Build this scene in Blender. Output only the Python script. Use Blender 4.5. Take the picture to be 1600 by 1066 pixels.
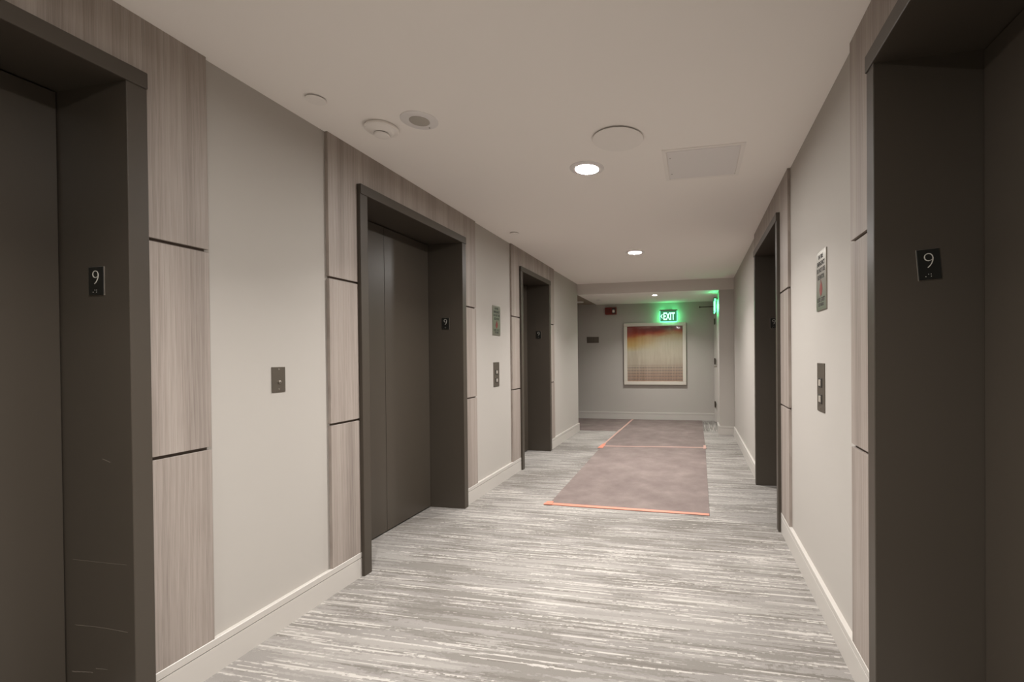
import bpy, bmesh, math, random
from mathutils import Vector, Matrix

random.seed(9)
for o in list(bpy.data.objects):
    bpy.data.objects.remove(o)
S = bpy.context.scene
C = S.collection

# ------------------------------------------------------------------ camera
cam_d = bpy.data.cameras.new('camera')
cam = bpy.data.objects.new('camera', cam_d)
C.objects.link(cam)
cam_d.sensor_width = 36.0
cam_d.lens = 16.0
cam_d.shift_x = (800 - 939.84) / 1600
cam_d.shift_y = (561.16 - 533) / 1600
cam_d.clip_start = 0.02
_R = Matrix(((0.97990213, 0.00716802, 0.19935002),
             (0.19928466, 0.00890743, -0.97990116),
             (-0.00879965, 0.99993464, 0.00729994)))
cam.matrix_world = Matrix.Translation((1.8459, 0, 1.22)) @ _R.to_4x4()
S.camera = cam

# ------------------------------------------------------------------ world, exposure
w = bpy.data.worlds.new('world')
S.world = w
w.use_nodes = True
w.node_tree.nodes['Background'].inputs[0].default_value = (.8, .75, .7, 1)
w.node_tree.nodes['Background'].inputs[1].default_value = .02
S.view_settings.view_transform = 'Standard'
S.view_settings.look = 'None'
S.view_settings.exposure = 0.0
S.view_settings.gamma = 1
S.view_settings.use_curve_mapping = False

LAMP_W = 34.0            # watts of one recessed ceiling downlight
LAMP_COL = (1.0, .98, .955)

LAMP_SPREAD = 130

# ------------------------------------------------------------------ dimensions (metres)
W = 2.442      # corridor width, left wall x=0
H = 2.38       # lobby ceiling
HS = 2.208     # lowered ceiling of the cross corridor
YB = 7.153     # where lobby meets cross corridor
YK = 8.65      # back wall
XS = 2.222     # right wall of the cross corridor
YF = -3.4      # wall behind the camera
D = .264       # depth of elevator doors behind the wall face
HF, HI, HB = 2.188, 2.135, .135

# ------------------------------------------------------------------ material helpers
def srgb(r, g, b):
    f = lambda c: (c / 255 / 12.92) if c / 255 <= .04045 else ((c / 255 + .055) / 1.055) ** 2.4
    return (f(r), f(g), f(b), 1)

MATS = {}
def mat(name, col, rough=.6, metal=0., spec=.5, bump=0., bscale=200.):
    m = bpy.data.materials.new(name)
    m.use_nodes = True
    nt = m.node_tree
    b = nt.nodes['Principled BSDF']
    b.inputs['Base Color'].default_value = col
    b.inputs['Roughness'].default_value = rough
    b.inputs['Metallic'].default_value = metal
    b.inputs['Specular IOR Level'].default_value = spec
    if bump:
        tc = nt.nodes.new('ShaderNodeTexCoord')
        n = nt.nodes.new('ShaderNodeTexNoise')
        n.inputs['Scale'].default_value = bscale
        nt.links.new(tc.outputs['Object'], n.inputs['Vector'])
        bp = nt.nodes.new('ShaderNodeBump')
        bp.inputs['Strength'].default_value = bump
        bp.inputs['Distance'].default_value = .002
        nt.links.new(n.outputs['Fac'], bp.inputs['Height'])
        nt.links.new(bp.outputs['Normal'], b.inputs['Normal'])
    MATS[name] = m
    return m

def emat(name, col, strength):
    m = bpy.data.materials.new(name)
    m.use_nodes = True
    b = m.node_tree.nodes['Principled BSDF']
    b.inputs['Base Color'].default_value = (.1, .1, .1, 1)
    b.inputs['Emission Color'].default_value = col
    b.inputs['Emission Strength'].default_value = strength
    MATS[name] = m
    return m

class NT:
    """small node-building helper"""
    def __init__(s, m):
        s.t = m.node_tree
        s.b = s.t.nodes['Principled BSDF']
    def n(s, kind, **kw):
        nd = s.t.nodes.new(kind)
        for k, v in kw.items():
            setattr(nd, k, v)
        return nd
    def l(s, a, b):
        s.t.links.new(a, b)
    def coords(s, scale=(1, 1, 1), src='Object'):
        tc = s.n('ShaderNodeTexCoord')
        mp = s.n('ShaderNodeMapping')
        mp.inputs['Scale'].default_value = scale
        s.l(tc.outputs[src], mp.inputs['Vector'])
        return mp.outputs['Vector']
    def noise(s, vec, scale=1, detail=2, rough=.5):
        n = s.n('ShaderNodeTexNoise')
        n.inputs['Scale'].default_value = scale
        n.inputs['Detail'].default_value = detail
        n.inputs['Roughness'].default_value = rough
        s.l(vec, n.inputs['Vector'])
        return n.outputs['Fac']
    def ramp(s, fac, stops, interp='LINEAR'):
        r = s.n('ShaderNodeValToRGB')
        r.color_ramp.interpolation = interp
        e = r.color_ramp.elements
        while len(e) < len(stops):
            e.new(.5)
        for i, (p, c) in enumerate(stops):
            e[i].position = p
            e[i].color = c if len(c) == 4 else (*c, 1)
        s.l(fac, r.inputs['Fac'])
        return r.outputs['Color']
    def mix(s, fac, a, b, mode='MIX'):
        m = s.n('ShaderNodeMix', data_type='RGBA', blend_type=mode)
        for sock, v in ((m.inputs[0], fac), (m.inputs[6], a), (m.inputs[7], b)):
            if hasattr(v, 'is_linked'):
                s.l(v, sock)
            else:
                sock.default_value = v
        return m.outputs[2]
    def math(s, op, a, b=0.):
        m = s.n('ShaderNodeMath', operation=op)
        for sock, v in ((m.inputs[0], a), (m.inputs[1], b)):
            if hasattr(v, 'is_linked'):
                s.l(v, sock)
            else:
                sock.default_value = v
        return m.outputs[0]

# ------------------------------------------------------------------ materials
mat('wall_paint', srgb(175, 169, 162), .75, spec=.25, bump=.06, bscale=350)
mat('ceiling_paint', srgb(244, 238, 233), .85, spec=.2, bump=.05, bscale=250)
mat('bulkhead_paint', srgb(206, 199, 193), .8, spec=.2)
mat('ceiling_unlit_tone', srgb(150, 136, 122), .85, spec=.2)  # shade of the unlit side corridor put into the ceiling colour
mat('trim_paint', srgb(188, 182, 175), .42, spec=.45)
mat('bronze_paint', srgb(68, 61, 53), .42, spec=.4, bump=.03, bscale=600)
mat('bronze_door', srgb(70, 63, 55), .36, spec=.45, bump=.02, bscale=600)
mat('shaft_black', srgb(14, 13, 12), .8)
mat('reveal_brown', srgb(84, 72, 63), .7)
mat('plastic_white', srgb(238, 232, 227), .5)
mat('plastic_panel', srgb(229, 224, 222), .55)
mat('grille_grey', srgb(176, 169, 160), .7)
mat('steel', srgb(150, 142, 132), .42, .85)
mat('steel_dark', srgb(112, 104, 94), .4, .7)
mat('sign_metal', srgb(150, 145, 135), .33, .8)
mat('button_face', srgb(158, 150, 140), .4)
mat('black_plate', srgb(22, 22, 18), .35)
mat('numeral_grey', srgb(196, 192, 182), .5)
mat('ink_black', srgb(52, 48, 43), .6)
mat('ink_red', srgb(118, 44, 38), .6)
mat('alarm_red', srgb(122, 34, 22), .4)
mat('strobe_lens', srgb(225, 215, 205), .15)
mat('frame_wood', srgb(202, 194, 182), .45)
mat('hinge_dark', srgb(70, 60, 50), .4, .6)
mat('scratch_pale', srgb(106, 97, 87), .6)
mat('tape', srgb(206, 132, 110), .5)
mat('tape_pale', srgb(188, 150, 138), .5)
mat('mat_edge', srgb(70, 58, 54), .9)
emat('lamp_lens', (1.0, .98, .955, 1), 560.0)
emat('exit_letter', (.40, 1.0, .66, 1), 2.6)
emat('exit_edge', (.10, 1.0, .36, 1), 5.0)
emat('exit_added_glow', (.10, 1.0, .32, 1), 30.0)  # for the added emitters that throw green onto ceiling and wall
emat('exit_plate', (.01, .40, .13, 1), .5)
emat('button_lit', (1, .93, .8, 1), .12)

# grey wood-grain laminate, vertical grain (object space, z is along the grain)
def wood_mat(name):
    m = mat(name, (1, 1, 1, 1), .5, spec=.35)
    q = NT(m)
    oi = q.n('ShaderNodeObjectInfo')
    tc = q.n('ShaderNodeTexCoord')
    off = q.n('ShaderNodeVectorMath', operation='SCALE')
    cmb = q.n('ShaderNodeCombineXYZ')
    q.l(oi.outputs['Random'], cmb.inputs[0]); q.l(oi.outputs['Random'], cmb.inputs[1]); q.l(oi.outputs['Random'], cmb.inputs[2])
    q.l(cmb.outputs[0], off.inputs[0]); off.inputs['Scale'].default_value = 37.
    add = q.n('ShaderNodeVectorMath', operation='ADD')
    q.l(tc.outputs['Object'], add.inputs[0]); q.l(off.outputs[0], add.inputs[1])
    def mapped(sc):
        mp = q.n('ShaderNodeMapping'); mp.inputs['Scale'].default_value = sc
        q.l(add.outputs[0], mp.inputs['Vector']); return mp.outputs['Vector']
    bands = q.noise(mapped((1, 16, .35)), 1, 3, .55)              # broad tonal bands
    # cathedral figure: distorted rings across y, slow in z
    wv = q.n('ShaderNodeTexWave', wave_type='BANDS', bands_direction='Y', wave_profile='SAW')
    wv.inputs['Scale'].default_value = 17.
    wv.inputs['Distortion'].default_value = 7.
    wv.inputs['Detail'].default_value = 2.
    wv.inputs['Detail Scale'].default_value = .55
    wv.inputs['Detail Roughness'].default_value = .5
    q.l(mapped((1, 1, .12)), wv.inputs['Vector'])
    fine = q.noise(mapped((1, 420, 6)), 1, 2, .6)
    c = q.ramp(bands, [(.30, srgb(122, 112, 105)), (.5, srgb(148, 137, 129)), (.72, srgb(168, 158, 150))])
    c = q.mix(.20, c, q.ramp(wv.outputs['Fac'], [(0, srgb(128, 115, 106)), (.55, srgb(160, 148, 139)), (1, srgb(184, 173, 164))]))
    c = q.mix(.22, c, q.ramp(fine, [(.32, srgb(104, 92, 84)), (.55, srgb(168, 157, 148))]))
    q.l(c, q.b.inputs['Base Color'])
    return m
wood_mat('wood_laminate')

# striped carpet: jagged dashes along one axis
def carpet_mat(name, along):
    m = mat(name, (1, 1, 1, 1), .95, spec=.1)
    q = NT(m)
    tc = q.n('ShaderNodeTexCoord')
    snap = q.n('ShaderNodeVectorMath', operation='SNAP')
    snap.inputs[1].default_value = (.010, .0045, 1) if along == 'x' else (.0045, .010, 1)
    q.l(tc.outputs['Object'], snap.inputs[0])
    def v(lx, ly, o=0.):
        mp = q.n('ShaderNodeMapping')
        mp.inputs['Scale'].default_value = (lx, ly, 1) if along == 'x' else (ly, lx, 1)
        mp.inputs['Location'].default_value = (o, o * 1.7, o * .6)
        q.l(snap.outputs[0], mp.inputs['Vector'])
        return mp.outputs['Vector']
    jag = q.math('MULTIPLY', q.math('SUBTRACT', q.noise(v(45, 90, 3), 1, 1, .5), .5), .22)
    patch = q.math('SUBTRACT', q.noise(v(1.2, 2.0, 11), 1, 2, .5), .5)
    def dashes(lx, ly, o, thr, pk, soft=.02):
        nz = q.noise(v(lx, ly, o), 1, 2.4, .6)
        k = q.math('ADD', q.math('ADD', nz, jag), q.math('MULTIPLY', patch, pk))
        mr = q.n('ShaderNodeMapRange'); mr.inputs['From Min'].default_value = thr - soft; mr.inputs['From Max'].default_value = thr + soft
        q.l(k, mr.inputs['Value'])
        return mr.outputs['Result']
    col = q.ramp(q.noise(v(1.6, 9, 5), 1, 2, .5), [(.35, CARPET['mid_a']), (.65, CARPET['mid_b'])])
    col = q.mix(q.math('MULTIPLY', dashes(1.3, 17, 21, .55, -.5), .85), col, CARPET['dark'])
    col = q.mix(q.math('MULTIPLY', dashes(1.9, 44, 37, .59, -.4), .7), col, CARPET['dark2'])
    col = q.mix(q.math('MULTIPLY', dashes(1.3, 34, 51, .55, .5), .8), col, CARPET['light'])
    col = q.mix(dashes(1.9, 70, 67, .60, .3), col, CARPET['cream'])
    fl = q.noise(tc.outputs['Object'], 330, 2, .7)
    col = q.mix(.55, col, q.ramp(fl, [(.3, (.80, .80, .80)), (.7, (1.06, 1.06, 1.06))]), 'MULTIPLY')
    q.l(col, q.b.inputs['Base Color'])
    bp = q.n('ShaderNodeBump'); bp.inputs['Strength'].default_value = .35; bp.inputs['Distance'].default_value = .004
    q.l(fl, bp.inputs['Height']); q.l(bp.outputs['Normal'], q.b.inputs['Normal'])
    return m
CARPET = dict(mid_a=srgb(132, 127, 122), mid_b=srgb(141, 136, 131), dark=srgb(120, 115, 109), dark2=srgb(108, 102, 96),
              light=srgb(151, 146, 140), cream=srgb(176, 170, 163))
carpet_mat('carpet_lobby', 'x')
carpet_mat('carpet_corridor', 'y')

def sheet_mat():
    m = mat('protection_sheet', (1, 1, 1, 1), .85, spec=.2)
    q = NT(m)
    v = q.coords()
    a = q.noise(v, 3.5, 5, .62)
    b = q.noise(v, 160, 3, .7)
    c = q.ramp(a, [(.3, srgb(112, 99, 95)), (.52, srgb(124, 111, 106)), (.72, srgb(137, 124, 118))])
    c = q.mix(.45, c, q.ramp(b, [(.3, (.72, .72, .72)), (.65, (1, 1, 1))]), 'MULTIPLY')
    q.l(c, q.b.inputs['Base Color'])
sheet_mat()

def art_mat():
    # abstract print: dark red over orange, ochre wash on one side, pale field, rows of grey dashes
    m = mat('abstract_print', (1, 1, 1, 1), .6)
    q = NT(m)
    tc = q.n('ShaderNodeTexCoord')
    sep = q.n('ShaderNodeSeparateXYZ')
    q.l(tc.outputs['Object'], sep.inputs[0])       # x: -.52...52 m, z: 0..1.046 m
    n1 = q.noise(q.coords((2.2, 1, 5)), 1, 4, .6)
    n2 = q.noise(q.coords((6, 1, 14)), 1, 5, .65)
    n3 = q.noise(q.coords((26, 1, 3)), 1, 3, .6)
    z = q.math('ADD', sep.outputs['Z'], q.math('MULTIPLY', q.math('SUBTRACT', n1, .5), .16))
    z = q.math('ADD', z, q.math('MULTIPLY', q.math('SUBTRACT', n2, .5), .06))
    z = q.math('SUBTRACT', z, q.math('MULTIPLY', sep.outputs['X'], .05))
    zf = q.math('MULTIPLY', z, 1 / 1.046)
    pale = q.ramp(zf, [(.0, srgb(158, 130, 112)), (.14, srgb(166, 140, 122)), (.30, srgb(172, 160, 142)), (.45, srgb(182, 172, 154)), (.68, srgb(184, 176, 156)),
                       (.80, srgb(178, 160, 126)), (.855, srgb(176, 118, 78)), (.885, srgb(158, 62, 32)), (.93, srgb(112, 36, 26)), (.965, srgb(96, 42, 36)), (1.0, srgb(168, 140, 128))])
    ochre = q.ramp(zf, [(.55, srgb(184, 176, 156)), (.68, srgb(186, 158, 96)), (.79, srgb(184, 136, 62)), (.85, srgb(174, 86, 40)), (.90, srgb(150, 52, 26)), (.98, srgb(128, 44, 28))])
    side = q.n('ShaderNodeMapRange'); side.inputs['From Min'].default_value = .15; side.inputs['From Max'].default_value = -.45
    q.l(sep.outputs['X'], side.inputs['Value'])
    low = q.math('GREATER_THAN', zf, .55)
    c = q.mix(q.math('MULTIPLY', side.outputs['Result'], low), pale, ochre)
    c = q.mix(.35, c, q.ramp(n3, [(.3, srgb(120, 110, 100)), (.7, srgb(200, 194, 184))]), 'SOFT_LIGHT')
    rows = q.math('FRACT', q.math('MULTIPLY', sep.outputs['Z'], 18.))
    cols = q.math('FRACT', q.math('MULTIPLY', sep.outputs['X'], 34.))
    dash = q.math('MULTIPLY', q.math('GREATER_THAN', rows, .42), q.math('GREATER_THAN', cols, .38))
    mask = q.math('MULTIPLY', q.math('LESS_THAN', sep.outputs['Z'], .31), q.math('GREATER_THAN', sep.outputs['Z'], .02))
    mask = q.math('MULTIPLY', mask, q.math('GREATER_THAN', n2, .36))
    c = q.mix(q.math('MULTIPLY', q.math('MULTIPLY', dash, mask), .7), c, srgb(104, 96, 88))
    q.l(c, q.b.inputs['Base Color'])
art_mat()

def glass_mat():
    m = bpy.data.materials.new('picture_glass'); m.use_nodes = True
    nt = m.node_tree
    for n in list(nt.nodes): nt.nodes.remove(n)
    out = nt.nodes.new('ShaderNodeOutputMaterial')
    tr = nt.nodes.new('ShaderNodeBsdfTransparent')
    gl = nt.nodes.new('ShaderNodeBsdfGlossy'); gl.inputs['Roughness'].default_value = .04
    mx = nt.nodes.new('ShaderNodeMixShader')
    lw = nt.nodes.new('ShaderNodeLayerWeight'); lw.inputs['Blend'].default_value = .5
    pw = nt.nodes.new('ShaderNodeMath'); pw.operation = 'POWER'; pw.inputs[1].default_value = 5.
    sc = nt.nodes.new('ShaderNodeMath'); sc.operation = 'MULTIPLY_ADD'; sc.inputs[1].default_value = .9; sc.inputs[2].default_value = .035
    nt.links.new(lw.outputs['Facing'], pw.inputs[0]); nt.links.new(pw.outputs[0], sc.inputs[0])
    nt.links.new(sc.outputs[0], mx.inputs[0])
    nt.links.new(tr.outputs[0], mx.inputs[1]); nt.links.new(gl.outputs[0], mx.inputs[2])
    nt.links.new(mx.outputs[0], out.inputs[0])
    MATS['picture_glass'] = m
glass_mat()

# ------------------------------------------------------------------ geometry helpers
def bx(bm, x0, x1, y0, y1, z0, z1, bevel=0, mi=0, seg=2):
    v = [bm.verts.new((x, y, z)) for x in (x0, x1) for y in (y0, y1) for z in (z0, z1)]
    fs = [bm.faces.new([v[i] for i in f]) for f in
          ((0, 1, 3, 2), (4, 6, 7, 5), (0, 4, 5, 1), (2, 3, 7, 6), (0, 2, 6, 4), (1, 5, 7, 3))]
    for f in fs: f.material_index = mi
    if bevel:
        es = list({e for f in fs for e in f.edges})
        bmesh.ops.bevel(bm, geom=es, offset=bevel, segments=seg, profile=.5, affect='EDGES')
    return fs

def lathe(bm, prof, cx=0, cy=0, n=48, mi=0):
    """revolve (radius, z) pairs about a vertical axis; radius 0 closes with a fan"""
    rings = []
    for r, z in prof:
        if r == 0:
            rings.append([bm.verts.new((cx, cy, z))])
        else:
            rings.append([bm.verts.new((cx + r * math.cos(2 * math.pi * i / n), cy + r * math.sin(2 * math.pi * i / n), z)) for i in range(n)])
    for a, b in zip(rings, rings[1:]):
        for i in range(n):
            j = (i + 1) % n
            va = [a[i % len(a)], a[j % len(a)]] if len(a) > 1 else [a[0]]
            vb = [b[j % len(b)], b[i % len(b)]] if len(b) > 1 else [b[0]]
            f = bm.faces.new(va + vb); f.material_index = mi

def obj(name, bm, mats, parent=None, loc=None, smooth=False):
    bmesh.ops.recalc_face_normals(bm, faces=bm.faces)
    me = bpy.data.meshes.new(name)
    bm.to_mesh(me); bm.free()
    for m in ([mats] if isinstance(mats, str) else mats):
        me.materials.append(MATS[m])
    if smooth:
        for p in me.polygons: p.use_smooth = True
        try: me.set_sharp_from_angle(angle=math.radians(35))
        except Exception: pass
    o = bpy.data.objects.new(name, me)
    C.objects.link(o)
    if parent: o.parent = parent
    if loc: o.location = loc
    return o

def box(name, x0, x1, y0, y1, z0, z1, m, parent=None, bevel=0, local=False):
    """box given in world coordinates; mesh is centred on its own origin at the base"""
    cx, cy, cz = (x0 + x1) / 2, (y0 + y1) / 2, z0
    bm = bmesh.new()
    bx(bm, x0 - cx, x1 - cx, y0 - cy, y1 - cy, 0, z1 - z0, bevel)
    o = obj(name, bm, m)
    if parent:
        o.parent = parent
        o.location = Vector((cx, cy, cz)) - Vector(parent.location) if not local else (cx, cy, cz)
    else:
        o.location = (cx, cy, cz)
    return o

def empty(name, loc, rz=0):
    e = bpy.data.objects.new(name, None)
    e.empty_display_size = .05
    e.location = loc
    e.rotation_euler = (0, 0, rz)
    C.objects.link(e)
    return e

def tag(o, label, cat, group=None, kind=None):
    o['label'] = label
    o['category'] = cat
    if group: o['group'] = group
    if kind: o['kind'] = kind
    return o

def text_mesh(name, s, size, m, parent, loc, rot, depth=.0008, width=None, bold=0., align='CENTER'):
    cu = bpy.data.curves.new(name, 'FONT')
    cu.body = s; cu.size = size; cu.align_x = align; cu.align_y = 'CENTER'
    cu.extrude = depth; cu.offset = bold; cu.resolution_u = 4
    t = bpy.data.objects.new(name, cu)
    C.objects.link(t)
    bpy.context.view_layer.update()
    me = bpy.data.meshes.new_from_object(t.evaluated_get(bpy.context.evaluated_depsgraph_get()))
    bpy.data.objects.remove(t)
    # centre on its bounds and fit the width
    xs = [v.co.x for v in me.vertices]; ys = [v.co.y for v in me.vertices]
    cx, cy = (min(xs) + max(xs)) / 2, (min(ys) + max(ys)) / 2
    k = width / (max(xs) - min(xs)) if width else 1
    for v in me.vertices:
        v.co.x = (v.co.x - cx) * k; v.co.y -= cy
    me.materials.clear(); me.materials.append(MATS[m])
    o = bpy.data.objects.new(name, me)
    C.objects.link(o)
    o.parent = parent; o.location = loc; o.rotation_euler = rot
    return o

# things fixed on a wall are built in a local frame: x to the reader's right, y into the wall, z up
RZ = {'left': math.radians(90), 'right': math.radians(-90), 'back': 0.0, 'front': math.radians(180)}
UP = (math.radians(90), 0, 0)     # text standing upright, read from -y

# ------------------------------------------------------------------ elevator list
# side, inner opening y0..y1, cladding y0..y1
ELEV = {
    'A': ('left', .080, 1.153, -.187, 1.4196),
    'B': ('left', 2.272, 3.347, 2.0094, 3.6125),
    'C': ('left', 4.665, 5.577, 4.394, 5.842),
    'R': ('right', .506, 1.581, .232, 1.8633),
    'S': ('right', 3.347, 4.4404, 3.0231, 4.6268),
}
FW = .058      # face width of the metal frame

# ------------------------------------------------------------------ the setting
bm = bmesh.new()
YC = 7.42     # carpet seam
def quad(bm, x0, x1, y0, y1, z, mi):
    f = bm.faces.new([bm.verts.new(p) for p in ((x0, y0, z), (x1, y0, z), (x1, y1, z), (x0, y1, z))])
    f.material_index = mi
bx(bm, -.40, W + .40, YF - .1, YC, -.10, 0, mi=0)
bx(bm, -4.6, W + .40, YC, YK + .1, -.10, 0, mi=1)
bx(bm, -4.6, -.40, YB - .2, YC, -.10, 0, mi=1)
tag(obj('floor', bm, ['carpet_lobby', 'carpet_corridor']), 'grey carpet with jagged pale and dark streaks', 'floor', kind='structure')

box('ceiling', -.3, W + .3, YF - .1, YB + .08, H, H + .1, 'ceiling_paint')
tag(bpy.data.objects['ceiling'], 'plain off-white lobby ceiling above the elevators', 'ceiling', kind='structure')

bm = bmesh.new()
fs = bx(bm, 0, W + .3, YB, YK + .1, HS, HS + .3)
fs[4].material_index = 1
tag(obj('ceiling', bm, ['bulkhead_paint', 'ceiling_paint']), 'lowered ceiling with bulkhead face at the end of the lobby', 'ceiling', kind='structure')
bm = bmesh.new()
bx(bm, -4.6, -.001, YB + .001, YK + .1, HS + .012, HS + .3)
tag(obj('ceiling', bm, 'ceiling_unlit_tone'), 'dim ceiling of the side corridor beyond the left corner', 'ceiling', kind='structure')

def wall_with_openings(name, side, y_end, label):
    bm = bmesh.new()
    a, b = (-.34, 0) if side == 'left' else (W, W + .34)
    y = YF
    for k in sorted([e for e in ELEV.values() if e[0] == side], key=lambda e: e[1]):
        o0, o1 = k[1] - FW - .001, k[2] + FW + .001
        bx(bm, a, b, y, o0, 0, H)
        bx(bm, a, b, o0, o1, HF + .001, H)
        # closed back of the shaft behind the doors
        if side == 'left': bx(bm, a - .02, a, o0 - .05, o1 + .05, 0, H, mi=1)
        else: bx(bm, b, b + .02, o0 - .05, o1 + .05, 0, H, mi=1)
        y = o1
    bx(bm, a, b, y, y_end, 0, H)
    return tag(obj(name, bm, ['wall_paint', 'shaft_black']), label, 'wall', kind='structure')
wall_with_openings('wall_left', 'left', YB, 'pale greige painted wall with three elevator openings')
wall_with_openings('wall_right', 'right', YB + .001, 'pale greige painted wall with two elevator openings')

# wall of the cross corridor beyond the right corner, with the door opening
DY0, DY1, DH = 7.60, 8.50, 2.06
bm = bmesh.new()
bx(bm, XS, W + .34, YB, DY0 - .05, 0, HS)
bx(bm, XS, W + .34, DY1 + .05, YK + .1, 0, HS)
bx(bm, XS, W + .34, DY0 - .05, DY1 + .05, DH + .05, HS)
bx(bm, XS + .12, W + .34, DY0 - .05, DY1 + .05, 0, DH + .05)
tag(obj('wall_right', bm, 'wall_paint'), 'short greige wall return beside the exit door', 'wall', kind='structure')

box('wall_back', -4.6, XS, YK, YK + .1, 0, HS + .02, 'wall_paint')
tag(bpy.data.objects['wall_back'], 'greige end wall behind the framed abstract print', 'wall', kind='structure')
box('wall_side', -4.6, -.34, YB - .2, YB, 0, HS + .02, 'wall_paint')
tag(bpy.data.objects['wall_side'], 'greige wall of the side corridor round the left corner', 'wall', kind='structure')
box('wall_end', -4.7, -4.6, YB - .2, YK + .1, 0, HS + .02, 'wall_paint')
tag(bpy.data.objects['wall_end'], 'greige wall closing the side corridor', 'wall', kind='structure')
box('wall_front', -.34, W + .34, YF - .1, YF, 0, H, 'wall_paint')
tag(bpy.data.objects['wall_front'], 'greige wall at the other end of the lobby', 'wall', kind='structure')

# baseboards: stepped profile with a shadow groove under the cap
BPROF = [(0, 0), (.020, 0), (.020, .1035), (.0125, .1035), (.0125, .1070), (.020, .1070), (.020, .1330), (.0180, HB), (0, HB)]
def baseboard(name, p0, p1, nrm, label):
    p0, p1, nrm = Vector(p0), Vector(p1), Vector(nrm)
    bm = bmesh.new()
    ra = [bm.verts.new(p0 - p0 + nrm * t + Vector((0, 0, z))) for t, z in BPROF]
    rb = [bm.verts.new(p1 - p0 + nrm * t + Vector((0, 0, z))) for t, z in BPROF]
    n = len(BPROF)
    for i in range(n):
        bm.faces.new([ra[i], ra[(i + 1) % n], rb[(i + 1) % n], rb[i]])
    bm.faces.new(ra); bm.faces.new(list(reversed(rb)))
    o = obj(name, bm, 'trim_paint', loc=p0)
    return tag(o, label, 'baseboard', kind='structure')
e = ELEV
fo = lambda k: (e[k][1] - FW, e[k][2] + FW)
baseboard('baseboard_left', (0, YF, 0), (0, fo('A')[0], 0), (1, 0, 0), 'cream baseboard before the elevator by the key switch plate')
baseboard('baseboard_left', (0, fo('A')[1], 0), (0, fo('B')[0], 0), (1, 0, 0), 'cream grooved baseboard under the key switch plate')
baseboard('baseboard_left', (0, fo('B')[1], 0), (0, fo('C')[0], 0), (1, 0, 0), 'cream baseboard below the sign that glints green')
baseboard('baseboard_left', (0, fo('C')[1], 0), (0, YB, 0), (1, 0, 0), 'short cream baseboard ending at the side corridor corner')
baseboard('baseboard_right', (W, YF, 0), (W, fo('R')[0], 0), (-1, 0, 0), 'cream baseboard before the elevator with the tilted 9 plate')
baseboard('baseboard_right', (W, fo('R')[1], 0), (W, fo('S')[0], 0), (-1, 0, 0), 'cream baseboard below the grey fire sign')
baseboard('baseboard_right', (W, fo('S')[1], 0), (W, YB, 0), (-1, 0, 0), 'cream baseboard running to the wall return')
baseboard('baseboard_back', (-4.6, YK, 0), (XS, YK, 0), (0, -1, 0), 'cream baseboard under the framed print')
baseboard('baseboard_back', (XS - .02, YB, 0), (W - .02, YB, 0), (0, -1, 0), 'cream baseboard across the wall return')
baseboard('baseboard_side', (XS, YB, 0), (XS, DY0 - .055, 0), (-1, 0, 0), 'short cream baseboard beside the exit door')

# exit door in the cross corridor
dr = empty('door_1', (XS, (DY0 + DY1) / 2, 0))
tag(dr, 'painted exit door with lever and closer beside the end wall', 'door', kind='structure')
box('door_leaf', XS + .035, XS + .08, DY0, DY1, .012, DH, 'trim_paint', dr, .002)
bm = bmesh.new()
yc = (DY0 + DY1) / 2
for y0, y1, z0, z1 in ((DY0 - .05, DY0 - .003, 0, DH + .05), (DY1 + .003, DY1 + .05, 0, DH + .05), (DY0 - .003, DY1 + .003, DH + .003, DH + .05)):
    bx(bm, -.014, .12, y0 - yc, y1 - yc, z0, z1, .002)
obj('door_frame', bm, 'trim_paint', dr)
for z in (1.82, 1.10, .32):
    bm = bmesh.new()
    lathe(bm, [(0, -.055), (.008, -.055), (.008, .055), (0, .055)], n=14)
    bx(bm, -.002, .012, -.03, .0, -.05, .05)
    obj('hinge', bm, 'hinge_dark', dr, (-.010, DY1 - yc + .002, z), True)
bm = bmesh.new()
bx(bm, -.002, .035, DY0 + .035 - yc, DY0 + .085 - yc, .94, 1.12, .004)
bx(bm, -.045, .0, DY0 + .05 - yc, DY0 + .07 - yc, 1.015, 1.035, .004)
bx(bm, -.055, -.038, DY0 + .05 - yc, DY0 + .18 - yc, 1.014, 1.036, .006)
obj('lever_handle', bm, 'steel', dr)
bm = bmesh.new()
bx(bm, -.02, .035, DY1 - .36 - yc, DY1 - .09 - yc, 1.975, 2.03, .004)
cl = obj('door_closer', bm, 'steel_dark', dr)
bm = bmesh.new()
bx(bm, -.27, -.0, DY1 - .155 - yc, DY1 - .135 - yc, 2.068, 2.084, .003)
bx(bm, -.282, -.256, DY1 - .16 - yc, DY1 - .13 - yc, 2.060, 2.092, .006)
bx(bm, -.018, .004, DY1 - .165 - yc, DY1 - .125 - yc, 2.03, 2.084, .003)
obj('closer_arm', bm, 'hinge_dark', cl)

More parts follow.
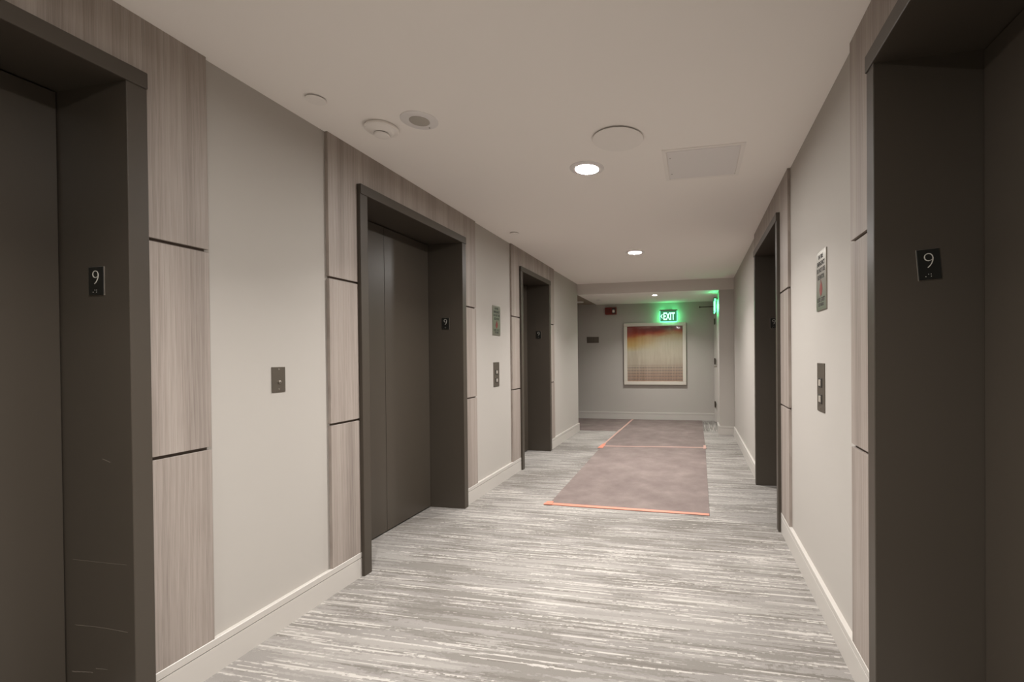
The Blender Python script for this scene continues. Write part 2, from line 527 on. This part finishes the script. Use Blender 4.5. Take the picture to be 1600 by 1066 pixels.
# ------------------------------------------------------------------ elevators
G_ELEV = 'elevator entrances along the lobby'
G_CLAD = 'wood panel surrounds of the elevators'
ELAB = {
    'A': ('dark bronze elevator entrance on the wall with the key switch plate, scuffed jamb', 'grey wood-grain panels round the elevator with the scuffed bronze jamb'),
    'B': ('dark bronze elevator entrance between the key switch plate and the call buttons', 'grey wood-grain panels round the elevator between key switch plate and call buttons'),
    'C': ('narrow dark bronze elevator entrance next to the side corridor corner', 'grey wood-grain panels round the narrow elevator by the side corridor corner'),
    'R': ('dark bronze elevator entrance with the tilted number 9 plate', 'grey wood-grain panels round the elevator with the tilted number 9 plate'),
    'S': ('dark bronze elevator entrance between the grey fire sign and the wall return', 'grey wood-grain panels round the elevator past the grey fire sign'),
}
GAPS = (.877, 1.635)
def _arc(x0, z0, x1, z1, sag, n=14):
    return [(x0 + (x1 - x0) * i / n, z0 + (z1 - z0) * i / n + sag * math.sin(math.pi * i / n)) for i in range(n + 1)]
SCRATCH = [_arc(-.23, .543, .006, .543, -.0008), _arc(-.224, .319, .006, .319, .0035), _arc(-.242, .157, -.149, .166, .001, 5), _arc(-.135, .181, -.084, .184, .0005, 4), _arc(-.091, .890, -.057, .880, 0, 6)]
for key, (side, i0, i1, c0, c1) in ELEV.items():
    sx = 1 if side == 'left' else -1
    x0 = 0 if side == 'left' else W
    X = lambda t: x0 + sx * t                       # t: distance into the room
    def fb(name, ta, tb, y0, y1, z0, z1, m, par, bev=0):
        a, b = sorted((X(ta), X(tb)))
        return box(name, a, b, y0, y1, z0, z1, m, par, bev)
    ent = empty('elevator_entrance', (x0, (i0 + i1) / 2, 0))
    tag(ent, ELAB[key][0], 'elevator', G_ELEV)
    fb('jamb', -D - .03, .038, i0 - FW, i0, 0, HI, 'bronze_paint', ent, .0025)
    fb('jamb', -D - .03, .038, i1, i1 + FW, 0, HI, 'bronze_paint', ent, .0025)
    fb('header', -D - .03, .043, i0 - FW - .0, i1 + FW + .0, HI - .002, HF, 'bronze_paint', ent, .0025)
    mid = (i0 + i1) / 2
    for y0, y1 in ((i0 + .004, mid - .0015), (mid + .0015, i1 - .004)):
        fb('door_panel', -D - .028, -D, y0, y1, .010, HI - .008, 'bronze_door', ent, .0015)
    fb('sill', -D - .075, -D - .03, i0 - .02, i1 + .02, 0, .006, 'shaft_black', ent)
    # cladding
    cl = empty('wood_panel_surround', (x0, (c0 + c1) / 2, HB))
    tag(cl, ELAB[key][1], 'wall paneling', G_CLAD)
    for y0, y1 in ((c0, i0 - FW - .001), (i1 + FW + .001, c1)):
        for z0, z1 in ((HB, GAPS[0] - .006), (GAPS[0] + .006, GAPS[1] - .006), (GAPS[1] + .006, H)):
            fb('wood_panel', 0, .018, y0, y1, z0, z1, 'wood_laminate', cl, .001)
        ya, yb = (y0 + .009, y1) if y0 == c0 else (y0, y1 - .009)
        for z in GAPS:
            fb('reveal_strip', 0, .006, ya, yb, z - .006, z + .006, 'reveal_brown', cl)
    fb('wood_panel', 0, .018, i0 - FW - .001, i1 + FW + .001, HF + .001, H, 'wood_laminate', cl, .0006)

# pale scratches across the far jamb of the elevator beside the key switch plate
jamb_a = [o for o in bpy.data.objects if o.name.startswith('jamb') and abs(o.matrix_basis.translation.y + o.parent.location.y - (ELEV['A'][2] + FW / 2)) < .01 and o.parent.location.x < .1][0]
for line in SCRATCH:
    bm = bmesh.new()
    off = Vector(jamb_a.parent.location) + Vector(jamb_a.location)
    P = [Vector((x, ELEV['A'][2], z)) - off for x, z in line]
    for (a, b) in zip(P, P[1:]):
        bx(bm, min(a.x, b.x), max(a.x, b.x), a.y - .0004, a.y + .0002, min(a.z, b.z) - .0002, max(a.z, b.z) + .0005)
    obj('scratch', bm, 'scratch_pale', jamb_a)

# floor-number plates on the far jamb return of each elevator
def number_plate(x, y, z, tilt, label):
    t = empty('floor_number_plate', (x, y, z))
    t.rotation_euler = (0, tilt, 0)
    tag(t, label, 'number plate', 'floor number plates on the elevator jambs')
    bm = bmesh.new(); bx(bm, -.032, .032, -.004, .001, -.047, .047, .0012)
    obj('plate', bm, 'black_plate', t)
    bm = bmesh.new(); bx(bm, -.0332, .0332, -.0022, .0012, -.0482, .0482, .0006)
    obj('plate_edge', bm, 'steel', t)
    text_mesh('numeral', '9', .072, 'numeral_grey', t, (.0, -.0045, .012), UP, .0006, None, -.0022)
    bm = bmesh.new()
    for dx, dz in ((-.004, .004), (.003, .004), (.003, -.003), (-.012, -.003)):
        lathe(bm, [(.0012, -.001), (.0012, .0004), (0, .0012)], dx, dz, 8)
    o = obj('braille', bm, 'numeral_grey', t, (0, -.004, -.034)); o.rotation_euler = UP
number_plate(-.100, 1.153, 1.483, 0, 'black number 9 plate on the scuffed elevator jamb')
number_plate(-.114, 3.347, 1.490, 0, 'black number 9 plate in the elevator between key switch plate and call buttons')
number_plate(-.111, 5.577, 1.496, 0, 'black number 9 plate in the narrow elevator by the side corridor')
number_plate(2.5575, 1.581, 1.4925, math.radians(-4.5), 'black number 9 plate stuck on slightly tilted')
number_plate(2.570, 4.4404, 1.507, 0, 'black number 9 plate in the elevator past the grey fire sign')

# ------------------------------------------------------------------ wall fittings
# key switch plate
t = tag(empty('key_switch_plate', (0, 1.7265, 1.125), RZ['left']), 'small grey steel key switch plate alone on the wall', 'switch plate')
bm = bmesh.new(); bx(bm, -.0335, .0335, -.004, .0, -.057, .057, .001); obj('plate', bm, 'steel_dark', t)
bm = bmesh.new(); lathe(bm, [(.007, 0), (.007, .004), (.0055, .005), (0, .005)], n=20); o = obj('key_cylinder', bm, 'steel', t, (.003, -.004, -.012), True); o.rotation_euler = UP
bm = bmesh.new(); bx(bm, -.001, .001, -.0056, -.0049, -.004, .004); obj('keyhole', bm, 'ink_black', t, (.003, -.004, -.012))
for z in (.046, -.044):
    bm = bmesh.new(); lathe(bm, [(.0035, 0), (.0035, .0008), (.002, .0014), (0, .0014)], n=12); o = obj('screw', bm, 'steel', t, (0, -.004, z), True); o.rotation_euler = UP

# call stations
def call_station(loc, side, label):
    t = tag(empty('call_station', loc, RZ[side]), label, 'call buttons', 'elevator call stations')
    bm = bmesh.new(); bx(bm, -.063, .063, -.004, .0, -.116, .116, .001); obj('plate', bm, 'steel_dark', t)
    for z in (.022, -.055):
        bm = bmesh.new(); bx(bm, -.024, .024, -.008, -.003, -.022, .022, .002)
        b = obj('button_bezel', bm, 'ink_black', t, (0, 0, z))
        bm = bmesh.new(); bx(bm, -.0165, .0165, -.011, -.006, -.0155, .0155, .003)
        c = obj('button', bm, 'button_face', b)
    for z in (.10, -.10):
        bm = bmesh.new(); lathe(bm, [(.004, 0), (.004, .0008), (.002, .0014), (0, .0014)], n=12); o = obj('screw', bm, 'steel', t, (0, -.004, z), True); o.rotation_euler = UP
call_station((0, 4.042, 1.0505), 'left', 'steel call plate below the sign that glints green')
call_station((W, 2.3405, 1.059), 'right', 'steel call plate with pale buttons below the grey fire sign')

# fire signs
def fire_sign(loc, side, label):
    t = tag(empty('fire_sign', loc, RZ[side]), label, 'sign', 'fire emergency signs')
    bm = bmesh.new(); bx(bm, -.083, .083, -.006, .0, -.140, .140, .0008); obj('plate', bm, 'sign_metal', t)
    for s, z, h, wd in (('IN FIRE', .114, .026, .075), ('EMERGENCY', .082, .028, .128), ('DO NOT USE', .050, .028, .136), ('ELEVATOR', .018, .028, .108),
                        ('USE EXIT', -.090, .026, .13), ('STAIRS', -.113, .02, .09)):
        text_mesh('lettering', s, h * 1.05, 'ink_black', t, (0, -.0062, z), UP, .0004, wd, .0006)
    bm = bmesh.new()   # red flame
    pts = [(0, .038), (.010, .020), (.020, .006), (.024, -.010), (.018, -.026), (.008, -.036), (0, -.044), (-.008, -.036), (-.018, -.026), (-.024, -.010), (-.016, .004), (-.012, .016), (-.005, .018)]
    fr = [bm.verts.new((x, -.0006, z)) for x, z in pts]; bk = [bm.verts.new((x, .0006, z)) for x, z in pts]
    bm.faces.new(fr); bm.faces.new(list(reversed(bk)))
    for i in range(len(pts)):
        j = (i + 1) % len(pts); bm.faces.new([fr[i], bk[i], bk[j], fr[j]])
    obj('flame_symbol', bm, 'ink_red', t, (0, -.0062, -.032))
fire_sign((0, 4.0515, 1.5615), 'left', 'fire sign between two elevators that glints green')
fire_sign((W, 2.318, 1.5665), 'right', 'grey metal fire sign with red flame, above the pale call buttons')

# fire alarm horn strobe on the end wall
t = tag(empty('fire_alarm_strobe', (.285, YK, 2.076), 0), 'red fire alarm with clear strobe on the end wall', 'fire alarm')
bm = bmesh.new(); bx(bm, -.11, .11, -.055, .0, -.068, .068, .008); obj('housing', bm, 'alarm_red', t)
bm = bmesh.new(); bx(bm, .02, .095, -.062, -.05, -.055, .055, .004); obj('strobe_recess', bm, 'ink_black', t)
bm = bmesh.new(); bx(bm, .034, .078, -.085, -.058, -.034, .020, .010); obj('strobe_lens', bm, 'strobe_lens', t)
for i in range(5):
    bm = bmesh.new(); bx(bm, -.09, -.01, -.058, -.052, -.003, .003, .001); obj('horn_slot', bm, 'ink_black', t, (0, 0, -.036 + i * .018))

# direction plaque
t = tag(empty('wall_plaque', (-.08, YK, 1.53), 0), 'small grey plaque on the end wall near the corner', 'plaque')
bm = bmesh.new(); bx(bm, -.118, .118, -.012, .0, -.056, .056, .002); obj('plate', bm, 'steel_dark', t)
bm = bmesh.new(); bx(bm, -.118, .118, -.016, .0, -.058, -.046, .002); obj('lower_rail', bm, 'reveal_brown', t)
bm = bmesh.new(); bx(bm, .018, .024, -.0135, -.01, -.046, .05, .0005); obj('divider', bm, 'reveal_brown', t)

# framed print
px, pz = 1.118, .662
t = tag(empty('framed_print', (px, YK, pz), 0), 'large framed abstract print in red, ochre and grey', 'picture')
HW, PH, FRW = .584, 1.17, .062
for nm, a in (('frame_rail', (-HW, HW, 0, FRW)), ('frame_rail', (-HW, HW, PH - FRW, PH)), ('frame_stile', (-HW, -HW + FRW, FRW, PH - FRW)), ('frame_stile', (HW - FRW, HW, FRW, PH - FRW))):
    bm = bmesh.new(); bx(bm, a[0], a[1], -.055, 0, a[2], a[3], .004); obj(nm, bm, 'frame_wood', t)
bm = bmesh.new(); bx(bm, -HW + FRW, HW - FRW, -.022, -.004, 0, PH - 2 * FRW); obj('print', bm, 'abstract_print', t, (0, 0, FRW))
bm = bmesh.new(); bx(bm, -HW + FRW - .004, HW - FRW + .004, -.040, -.037, FRW - .004, PH - FRW + .004); obj('glazing', bm, 'picture_glass', t)

# exit signs: edge-lit panel hanging from a slim canopy
def exit_sign(loc, rz, label, arrow=True, not_double=True):
    t = tag(empty('exit_sign', loc, rz), label, 'exit sign', 'green exit signs')
    bm = bmesh.new(); bx(bm, -.155, .155, -.006, .006, -.10, .10, .003); pl = obj('panel', bm, 'exit_plate', t)
    bm = bmesh.new()
    for a in ((-.158, .158, -.103, -.098), (-.158, -.153, -.098, .10), (.153, .158, -.098, .10)):
        bx(bm, a[0], a[1], -.008, .008, a[2], a[3], .001)
    obj('lit_edge', bm, 'exit_edge', pl)
    bm = bmesh.new(); bx(bm, -.165, .165, -.022, .022, .10, .122, .004); obj('canopy', bm, 'steel_dark', t)
    bm = bmesh.new(); bx(bm, -.13, .13, -.006, .006, .1215, .1232); obj('added_uplight', bm, 'exit_added_glow', t)  # added emitter, no real sign part: casts green glow on the ceiling
    bm = bmesh.new(); bx(bm, -.12, .12, .0062, .0072, -.07, .07); obj('added_rear_glow', bm, 'exit_added_glow', t) if not_double else bm.free()  # added emitter behind the panel, throws green glow on the wall
    for s in ((1,) if not_double else (1, -1)):
        r = UP if s == 1 else (math.radians(90), 0, math.radians(180))
        text_mesh('lettering', 'EXIT', .19, 'exit_letter', t, (.012 * s, -.0075 * s, 0), r, .0008, .21, .004)
        if arrow:
            bm = bmesh.new()
            for sg in (1, -1):
                v = [bm.verts.new((x, y, z * sg)) for y in (-.001, .001) for x, z in ((-.146, 0), (-.118, .04), (-.106, .04), (-.13, 0))]
                bm.faces.new(v[:4]); bm.faces.new(v[4:])
                for i in range(4): bm.faces.new([v[i], v[(i + 1) % 4], v[4 + (i + 1) % 4], v[4 + i]])
            o = obj('arrow', bm, 'exit_letter', t, (0, -.0075 * s, 0)); o.rotation_euler = (0, 0, 0 if s == 1 else math.pi)
    return t
s1 = exit_sign((1.385, YK - .085, 1.945), 0, 'lit green exit sign above the framed print')
bm = bmesh.new(); bx(bm, -.07, .07, .02, .085, .10, .124, .003); obj('bracket', bm, 'steel_dark', s1)
s2 = exit_sign((2.168, 7.385, 1.985), RZ['right'], 'lit green exit sign seen edge-on beside the exit door', False)
bm = bmesh.new(); bx(bm, -.07, .07, .02, .054, .095, .125, .003); obj('bracket', bm, 'steel_dark', s2)
s3 = exit_sign((.86, -1.2, H - .145), 0, 'lit green exit sign mirrored in the glass of the framed print', True, False)
bm = bmesh.new(); bx(bm, -.10, .10, -.03, .03, .118, .146, .003); obj('bracket', bm, 'steel_dark', s3)

# ------------------------------------------------------------------ ceiling fittings
def downlight(x, y, z, r, power, label, lit=True, grp='recessed downlights'):
    t = tag(empty('downlight', (x, y, z)), label, 'ceiling light', grp)
    k = r / .106
    bm = bmesh.new()
    lathe(bm, [(.106 * k, .001), (.106 * k, -.002), (.103 * k, -.0035), (.075 * k, -.0085), (.073 * k, -.0085), (.072 * k, .001)])
    obj('trim_ring', bm, 'plastic_panel', t, smooth=True)
    bm = bmesh.new()
    lathe(bm, [(.072 * k, .0), (.071 * k, -.003), (.05 * k, -.0042), (0, -.0045)])
    obj('lens', bm, 'lamp_lens', t, smooth=True)
    ld = bpy.data.lights.new('downlight_lamp', 'AREA')
    ld.shape = 'DISK'; ld.size = .135 * k; ld.energy = power; ld.color = LAMP_COL
    ld.spread = math.radians(LAMP_SPREAD)
    lo = bpy.data.objects.new('downlight_lamp', ld)
    C.objects.link(lo); lo.parent = t; lo.location = (0, 0, -.0065)
    return t
downlight(1.205, 2.75, H, .106, LAMP_W, 'lit round downlight next to the round blank cover')
downlight(1.205, 5.092, H, .106, LAMP_W, 'lit round downlight farther along, near the bulkhead')
downlight(1.205, .408, H, .106, LAMP_W, 'lit round downlight between the two elevators that open face to face')
downlight(1.205, -1.934, H, .106, LAMP_W, 'lit round downlight at the other end of the lobby')
downlight(1.222, 7.485, HS, .05, LAMP_W * .6, 'small lit spot in the lowered ceiling')

def disc_thing(name, x, y, z, prof, m, label, cat, grp=None):
    bm = bmesh.new(); lathe(bm, prof)
    o = obj(name, bm, m, loc=(x, y, z), smooth=True)
    return tag(o, label, cat, grp)
CAP = [(.0, .001), (.016, .001), (.016, -.006), (.040, -.006), (.042, -.008), (.041, -.0095), (0, -.0105)]
disc_thing('sprinkler_cover', .200, 1.747, H, CAP, 'plastic_white', 'white sprinkler cover plate near the smoke detector', 'sprinkler', 'concealed sprinkler covers')
disc_thing('sprinkler_cover', .204, 4.032, H, CAP, 'plastic_white', 'white sprinkler cover plate above the call buttons between elevators', 'sprinkler', 'concealed sprinkler covers')
disc_thing('sprinkler_cover', .191, 7.907, HS, CAP, 'plastic_panel', 'sprinkler cover plate in the lowered ceiling', 'sprinkler', 'concealed sprinkler covers')
disc_thing('ceiling_speaker', -.245, 8.20, HS + .012, [(.09, .001), (.09, -.006), (.082, -.010), (0, -.012)], 'plastic_panel', 'round ceiling speaker in the dim side corridor', 'speaker')
disc_thing('blank_cover', 1.456, 2.405, H, [(.10, .001), (.10, -.006), (.132, -.006), (.136, -.009), (.134, -.0115), (0, -.013)], 'plastic_white', 'large round white blank cover on the ceiling', 'ceiling cover')

t = tag(empty('smoke_detector', (.318, 2.030, H)), 'white smoke detector with a raised round sensor head', 'smoke detector')
bm = bmesh.new(); lathe(bm, [(.072, .001), (.074, -.008), (.080, -.010), (.080, -.017), (.076, -.022), (.060, -.026), (.052, -.030), (.046, -.034), (.0, -.034)]); obj('base', bm, 'plastic_white', t, smooth=True)
bm = bmesh.new(); lathe(bm, [(.030, -.033), (.030, -.040), (0, -.040)]); obj('sensor_gap', bm, 'ink_black', t, smooth=True)
bm = bmesh.new(); lathe(bm, [(.0, -.039), (.036, -.039), (.037, -.043), (.035, -.048), (.026, -.051), (0, -.052)]); obj('sensor_head', bm, 'plastic_white', t, smooth=True)

t = tag(empty('ceiling_speaker', (.538, 2.014, H)), 'flat round ceiling fitting with a grey centre beside the smoke detector', 'speaker')
bm = bmesh.new(); lathe(bm, [(.088, .001), (.088, -.003), (.084, -.0055), (.050, -.006), (.048, -.004), (0, -.004)]); obj('trim_ring', bm, 'plastic_panel', t, smooth=True)
bm = bmesh.new(); lathe(bm, [(.047, -.003), (.047, -.0065), (.044, -.008), (0, -.009)]); obj('grille', bm, 'grille_grey', t, smooth=True)
bm = bmesh.new(); lathe(bm, [(.004, -.004), (.004, -.008), (0, -.0085)], n=12); obj('indicator', bm, 'grille_grey', t, (.012, .068, 0), True)

t = tag(empty('access_panel', (1.904, 2.83, H)), 'square white access panel in the ceiling', 'access panel')
bm = bmesh.new()
a, b = .230, .206
for r in ((-a, a, -a, -b), (-a, a, b, a), (-a, -b, -b, b), (b, a, -b, b)):
    bx(bm, r[0], r[1], r[2], r[3], -.004, .002, .0008)
obj('frame', bm, 'plastic_white', t)
bm = bmesh.new(); bx(bm, -.203, .203, -.203, .203, -.0045, .002, .0006); obj('hatch', bm, 'plastic_panel', t)
for y in (-.12, .12):
    bm = bmesh.new(); lathe(bm, [(.005, -.004), (.005, -.0055), (0, -.0058)], n=12); obj('cam_latch', bm, 'grille_grey', t, (-.188, y, 0), True)

# ------------------------------------------------------------------ floor protection sheets and tape
def sheet(name, pts, label, grp, m='protection_sheet', z0=.0, z1=.004, n=24, wob=.0015, cat='floor sheet'):
    """four corners (near-left, near-right, far-right, far-left), slightly wavy thin slab"""
    rnd = random.Random(label)
    P = [Vector((p[0], p[1], 0)) for p in pts]
    c = sum(P, Vector()) / 4
    bm = bmesh.new()
    def grid(z, wv):
        g = []
        for i in range(n + 1):
            row = []
            for j in range(n + 1):
                u, v = i / n, j / n
                p = (P[0] * (1 - u) + P[1] * u) * (1 - v) + (P[3] * (1 - u) + P[2] * u) * v - c
                row.append(bm.verts.new((p.x, p.y, z + (wob * wv * (1 + math.sin(u * 9 + v * 5) * math.sin(v * 13 - u * 4)) * .5))))
            g.append(row)
        return g
    top, bot = grid(z1, 1), grid(z0, 0)
    for i in range(n):
        for j in range(n):
            bm.faces.new([top[i][j], top[i + 1][j], top[i + 1][j + 1], top[i][j + 1]])
            bm.faces.new([bot[i][j], bot[i][j + 1], bot[i + 1][j + 1], bot[i + 1][j]])
    ring = [(i, 0) for i in range(n)] + [(n, j) for j in range(n)] + [(i, n) for i in range(n, 0, -1)] + [(0, j) for j in range(n, 0, -1)]
    for k in range(len(ring)):
        a, b = ring[k], ring[(k + 1) % len(ring)]
        bm.faces.new([top[a[0]][a[1]], bot[a[0]][a[1]], bot[b[0]][b[1]], top[b[0]][b[1]]])
    o = obj(name, bm, m, loc=(c.x, c.y, 0), smooth=True)
    return tag(o, label, cat, grp)
GS = 'brown floor protection sheets'
GT = 'orange tape strips on the floor sheets'
sheet('floor_protection_sheet', [(.668, 3.562), (1.953, 3.520), (1.982, 6.10), (.621, 5.99)], 'large brown protection sheet with orange tape along its free end', GS)
sheet('floor_protection_sheet', [(.621, 5.998), (1.983, 6.108), (1.985, 8.60), (.700, 8.60)], 'brown protection sheet reaching the end wall under the framed print', GS)
sheet('floor_protection_sheet', [(-2.6, 7.32), (.615, 7.225), (.680, 8.60), (-2.6, 8.60)], 'brown protection sheet turning into the side corridor', GS)
TZ = dict(z0=.0035, z1=.0062, n=10, wob=.0006, cat='tape')
sheet('tape_strip', [(.650, 3.555), (1.950, 3.522), (1.951, 3.560), (.655, 3.603)], 'orange tape along the free end of the big sheet', GT, 'tape', **TZ)
sheet('tape_strip', [(.618, 5.975), (2.000, 6.085), (2.000, 6.117), (.618, 6.010)], 'pale orange tape across the joint of two sheets', GT, 'tape_pale', **TZ)
sheet('tape_strip', [(.590, 5.85), (.66, 5.86), (.650, 6.15), (.605, 6.14)], 'short orange tape end at the corner of the sheet joint', GT, 'tape', z0=.006, z1=.008, n=6, wob=.0006, cat='tape')
sheet('tape_strip', [(1.955, 6.02), (1.990, 6.02), (1.992, 6.24), (1.962, 6.24)], 'short pale tape end at the joint, on the exit door side', GT, 'tape_pale', z0=.006, z1=.008, n=6, wob=.0006, cat='tape')
sheet('tape_strip', [(.612, 6.16), (.636, 6.16), (.712, 8.60), (.675, 8.60)], 'orange tape where the side corridor sheet meets the far sheet', GT, 'tape_pale', **TZ)
sheet('tape_strip', [(.630, 3.545), (.700, 3.545), (.690, 3.625), (.640, 3.62)], 'crumpled orange tape end at the corner of the big sheet', GT, 'tape', z0=.006, z1=.010, n=6, wob=.003, cat='tape')
